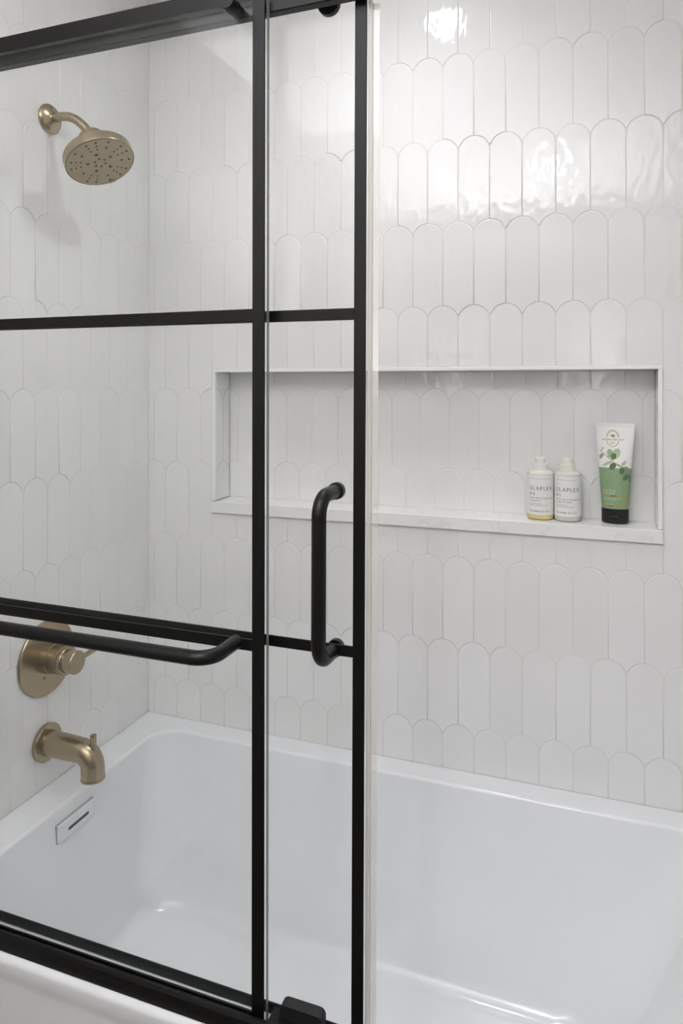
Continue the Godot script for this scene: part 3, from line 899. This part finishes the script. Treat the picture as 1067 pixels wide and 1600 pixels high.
func toiletries() -> void:
	var amber := mat(Color(0.92, 0.91, 0.87), 0.25)
	amber.subsurf_scatter_enabled = true; amber.subsurf_scatter_strength = 0.2
	var milk := mat(Color(0.86, 0.85, 0.82), 0.25)
	var cream := mat(Color(0.925, 0.915, 0.885), 0.35)
	var pale := mat(Color(0.90, 0.89, 0.85), 0.35)
	var y := 1.1201
	bottle(Vector3(1.0862, y, -0.0470), 0.10, "4", "SHAMPOO", amber, cream, mat(Color(0.86, 0.79, 0.56), 0.25), "left one of two round bottles in the niche, white label reading Nº4, yellow base")
	bottle(Vector3(1.1487, y, -0.0455), 0.02, "5", "CONDITIONER", milk, pale, mat(Color(0.80, 0.80, 0.77), 0.25), "right one of two round bottles in the niche, white label reading Nº5, clear base")
	# squeeze tube, standing on its cap
	var t := thing("lotion_tube", "white and green squeeze tube with leaf print standing on its black cap in the niche", "tube", Vector3(1.2540, y, -0.0500))
	t.rotation.y = -0.17
	var W := 512
	var H := 1024
	var img := Image.create(W, H, false, Image.FORMAT_RGB8)
	img.fill(Color(0.94, 0.935, 0.925))
	var green := Color(0.53, 0.64, 0.49)
	var gold := Color(0.64, 0.52, 0.30)
	img.fill_rect(Rect2i(0, 518, W, H - 518), green)
	# emblem: an oval ring broken by the name, a sprig inside
	var c := Vector2(236, 152)
	ring(img, c, 57, 103, 6, gold, PI + 0.10, TAU - 0.10)
	ring(img, c, 57, 103, 6, gold, 0.30, PI - 0.30)
	ring(img, c, 45, 86, 2, gold, PI + 0.25, TAU - 0.25)
	for k in 15:
		var a := PI + 0.35 + k * 0.175
		stroke(img, c + Vector2(cos(a) * 47, sin(a) * 89), c + Vector2(cos(a) * 55, sin(a) * 100), 5, Color(0.78, 0.71, 0.57))
	leaf(img, c + Vector2(0, -26), -2.4, 26, 13, Color(0.45, 0.36, 0.20), gold)
	leaf(img, c + Vector2(0, -26), -0.5, 28, 13, Color(0.50, 0.40, 0.22), gold)
	leaf(img, c + Vector2(2, -26), -1.5, 30, 11, Color(0.40, 0.32, 0.18), gold)
	leaf(img, c + Vector2(0, -24), 0.6, 20, 12, Color(0.62, 0.50, 0.28), gold)
	print_text(img, "AROMATHERAPY", Vector2(128, 178), 24, Color(0.55, 0.43, 0.24), 0.8, 400, 0.0, 214)
	small_print(img, Vector2(212, 200), [7], 9, gold)
	small_print(img, Vector2(206, 216), [8], 9, gold)
	small_print(img, Vector2(220, 232), [4], 9, gold)
	# branch of round leaves
	var stem := Color(0.56, 0.42, 0.28)
	var dark := Color(0.34, 0.44, 0.33)
	var mid := Color(0.53, 0.62, 0.50)
	var light := Color(0.70, 0.77, 0.62)
	var pts := [Vector2(70, 297), Vector2(120, 327), Vector2(176, 375), Vector2(232, 427), Vector2(262, 458), Vector2(330, 502), Vector2(400, 567), Vector2(470, 600)]
	leaf(img, Vector2(245, 411), -1.25, 146, 83, light, mid)
	leaf(img, Vector2(225, 401), -1.75, 122, 63, Color(0.62, 0.70, 0.58), mid)
	leaf(img, Vector2(236, 418), -1.35, 88, 54, dark, mid)
	leaf(img, Vector2(110, 320), -1.1, 73, 22, light, mid)
	leaf(img, Vector2(140, 344), 2.35, 98, 47, mid, dark)
	leaf(img, Vector2(136, 340), 2.75, 85, 18, light, mid)
	leaf(img, Vector2(180, 375), 0.35, 56, 20, light, mid)
	leaf(img, Vector2(240, 431), 2.60, 144, 34, light, mid)
	leaf(img, Vector2(262, 453), 2.05, 100, 60, dark, mid)
	leaf(img, Vector2(272, 463), 0.7, 73, 29, light, mid)
	leaf(img, Vector2(330, 492), -1.0, 81, 40, light, mid)
	leaf(img, Vector2(345, 502), 1.75, 95, 58, dark, mid)
	leaf(img, Vector2(352, 502), 0.55, 112, 54, mid, dark)
	leaf(img, Vector2(400, 561), 2.2, 95, 22, Color(0.42, 0.53, 0.39), dark)
	leaf(img, Vector2(440, 593), 2.45, 117, 52, dark, mid)
	leaf(img, Vector2(462, 600), 1.8, 98, 34, dark, mid)
	for k in pts.size() - 1: stroke(img, pts[k], pts[k + 1], 6, stem)
	# foil emblem and lines over the green
	ring(img, Vector2(186, 690), 52, 62, 5, Color(0.60, 0.59, 0.38))
	ring(img, Vector2(186, 690), 38, 46, 3, Color(0.58, 0.62, 0.43))
	for k in 3: leaf(img, Vector2(186, 706), -PI / 2 - 0.6 + 0.6 * k, 32, 10, Color(0.60, 0.59, 0.38), green)
	small_print(img, Vector2(248, 700), [26], 5, Color(0.58, 0.60, 0.40))
	print_text(img, "EUCALYPTUS", Vector2(112, 812), 19, Color(0.93, 0.95, 0.90), 0.9, 400, 2.0)
	print_text(img, "SPEARMINT", Vector2(120, 846), 19, Color(0.93, 0.95, 0.90), 0.9, 400, 2.0)
	img.fill_rect(Rect2i(0, 857, W, 13), Color(0.72, 0.57, 0.28))
	img.fill_rect(Rect2i(215, 857, 70, 13), Color(0.47, 0.37, 0.20))
	small_print(img, Vector2(112, 898), [3, 11, 5, 4], 11, Color(0.92, 0.94, 0.89))
	small_print(img, Vector2(122, 918), [8, 4, 9], 9, Color(0.86, 0.90, 0.83))
	small_print(img, Vector2(140, 972), [2, 3, 8], 10, Color(0.86, 0.90, 0.83))
	img.fill_rect(Rect2i(0, 982, W, 12), Color(0.72, 0.57, 0.28))
	img.fill_rect(Rect2i(190, 982, 60, 12), Color(0.50, 0.40, 0.22))
	# the body runs from a round foot to a flat crimped top; the print covers its front half
	var s := Soup.new()
	var back := Soup.new()
	var N := 40
	var L := 24
	var y0 := 0.0345
	var y1 := 0.2245
	for side in 2:
		for i in N:
			for k in L:
				var q := []
				var nn := []
				var uvs := []
				for e in [[0, 0], [1, 0], [1, 1], [0, 1]]:
					var fa := float(i + e[0]) / N
					var fy := float(k + e[1]) / L
					q.append(tube_point(side, fa, fy, y0, y1))
					var da := tube_point(side, minf(fa + 0.01, 1), fy, y0, y1) - tube_point(side, maxf(fa - 0.01, 0), fy, y0, y1)
					var dy := tube_point(side, fa, minf(fy + 0.02, 1), y0, y1) - tube_point(side, fa, maxf(fy - 0.02, 0), y0, y1)
					var nv := da.cross(dy).normalized()
					if nv.dot(Vector3(q[-1].x * 0.2, 0, 1.0 if side == 0 else -1.0)) < 0: nv = -nv
					nn.append(nv)
					uvs.append(Vector2(fa, 1.0 - fy) if side == 0 else Vector2(1.0 - fa, 1.0 - fy))
				(s if side == 0 else back).quad(q[0], q[1], q[2], q[3], nn[0], nn[1], nn[2], nn[3], uvs[0], uvs[1], uvs[2], uvs[3])
	var pm := printed(img, 0.32)
	var plain := Image.create(8, 1024, false, Image.FORMAT_RGB8)
	plain.fill(Color(0.94, 0.935, 0.925))
	plain.fill_rect(Rect2i(0, 518, 8, 506), green)
	s.v.append_array(back.v); s.n.append_array(back.n)
	for q in back.uv: s.uv.append(Vector2(0.005 if q.x < 0.5 else 0.995, q.y))
	put("tube_body", s.mesh(pm), t)
	solid("crimp", box(Vector3(-0.0430, y1 - 0.0005, -0.0016), Vector3(0.0430, y1 + 0.0075, 0.0016), 0.0006), M.trim, t)
	var capm := mat(Color(0.055, 0.055, 0.058), 0.38)
	var rings := []
	for e in [[0.0, 0.93], [0.0015, 0.975], [0.004, 1.0], [0.0325, 1.01], [0.0345, 0.99], [0.0352, 0.95]]:
		var q := PackedVector3Array()
		for i in 48:
			var a := TAU * i / 48.0
			q.append(Vector3(0.0298 * e[1] * cos(a), e[0], 0.0225 * e[1] * sin(a)))
		rings.append(q)
	var cp := solid("cap", loft(rings), capm, t, 35)
	cp.set_meta("label", "black flip cap")
	solid("thumb_notch", box(Vector3(-0.009, 0.0135, 0.0195), Vector3(0.009, 0.0180, 0.0232), 0.001), capm, cp, 50)

func tube_point(side: int, fa: float, fy: float, y0: float, y1: float) -> Vector3:
	var a := PI - fa * PI
	var w := lerpf(0.0296, 0.0425, fy)
	var d := lerpf(0.0222, 0.0012, pow(fy, 1.15))
	return Vector3(w * cos(a), lerpf(y0, y1, fy), d * sin(a) * (1.0 if side == 0 else -1.0))
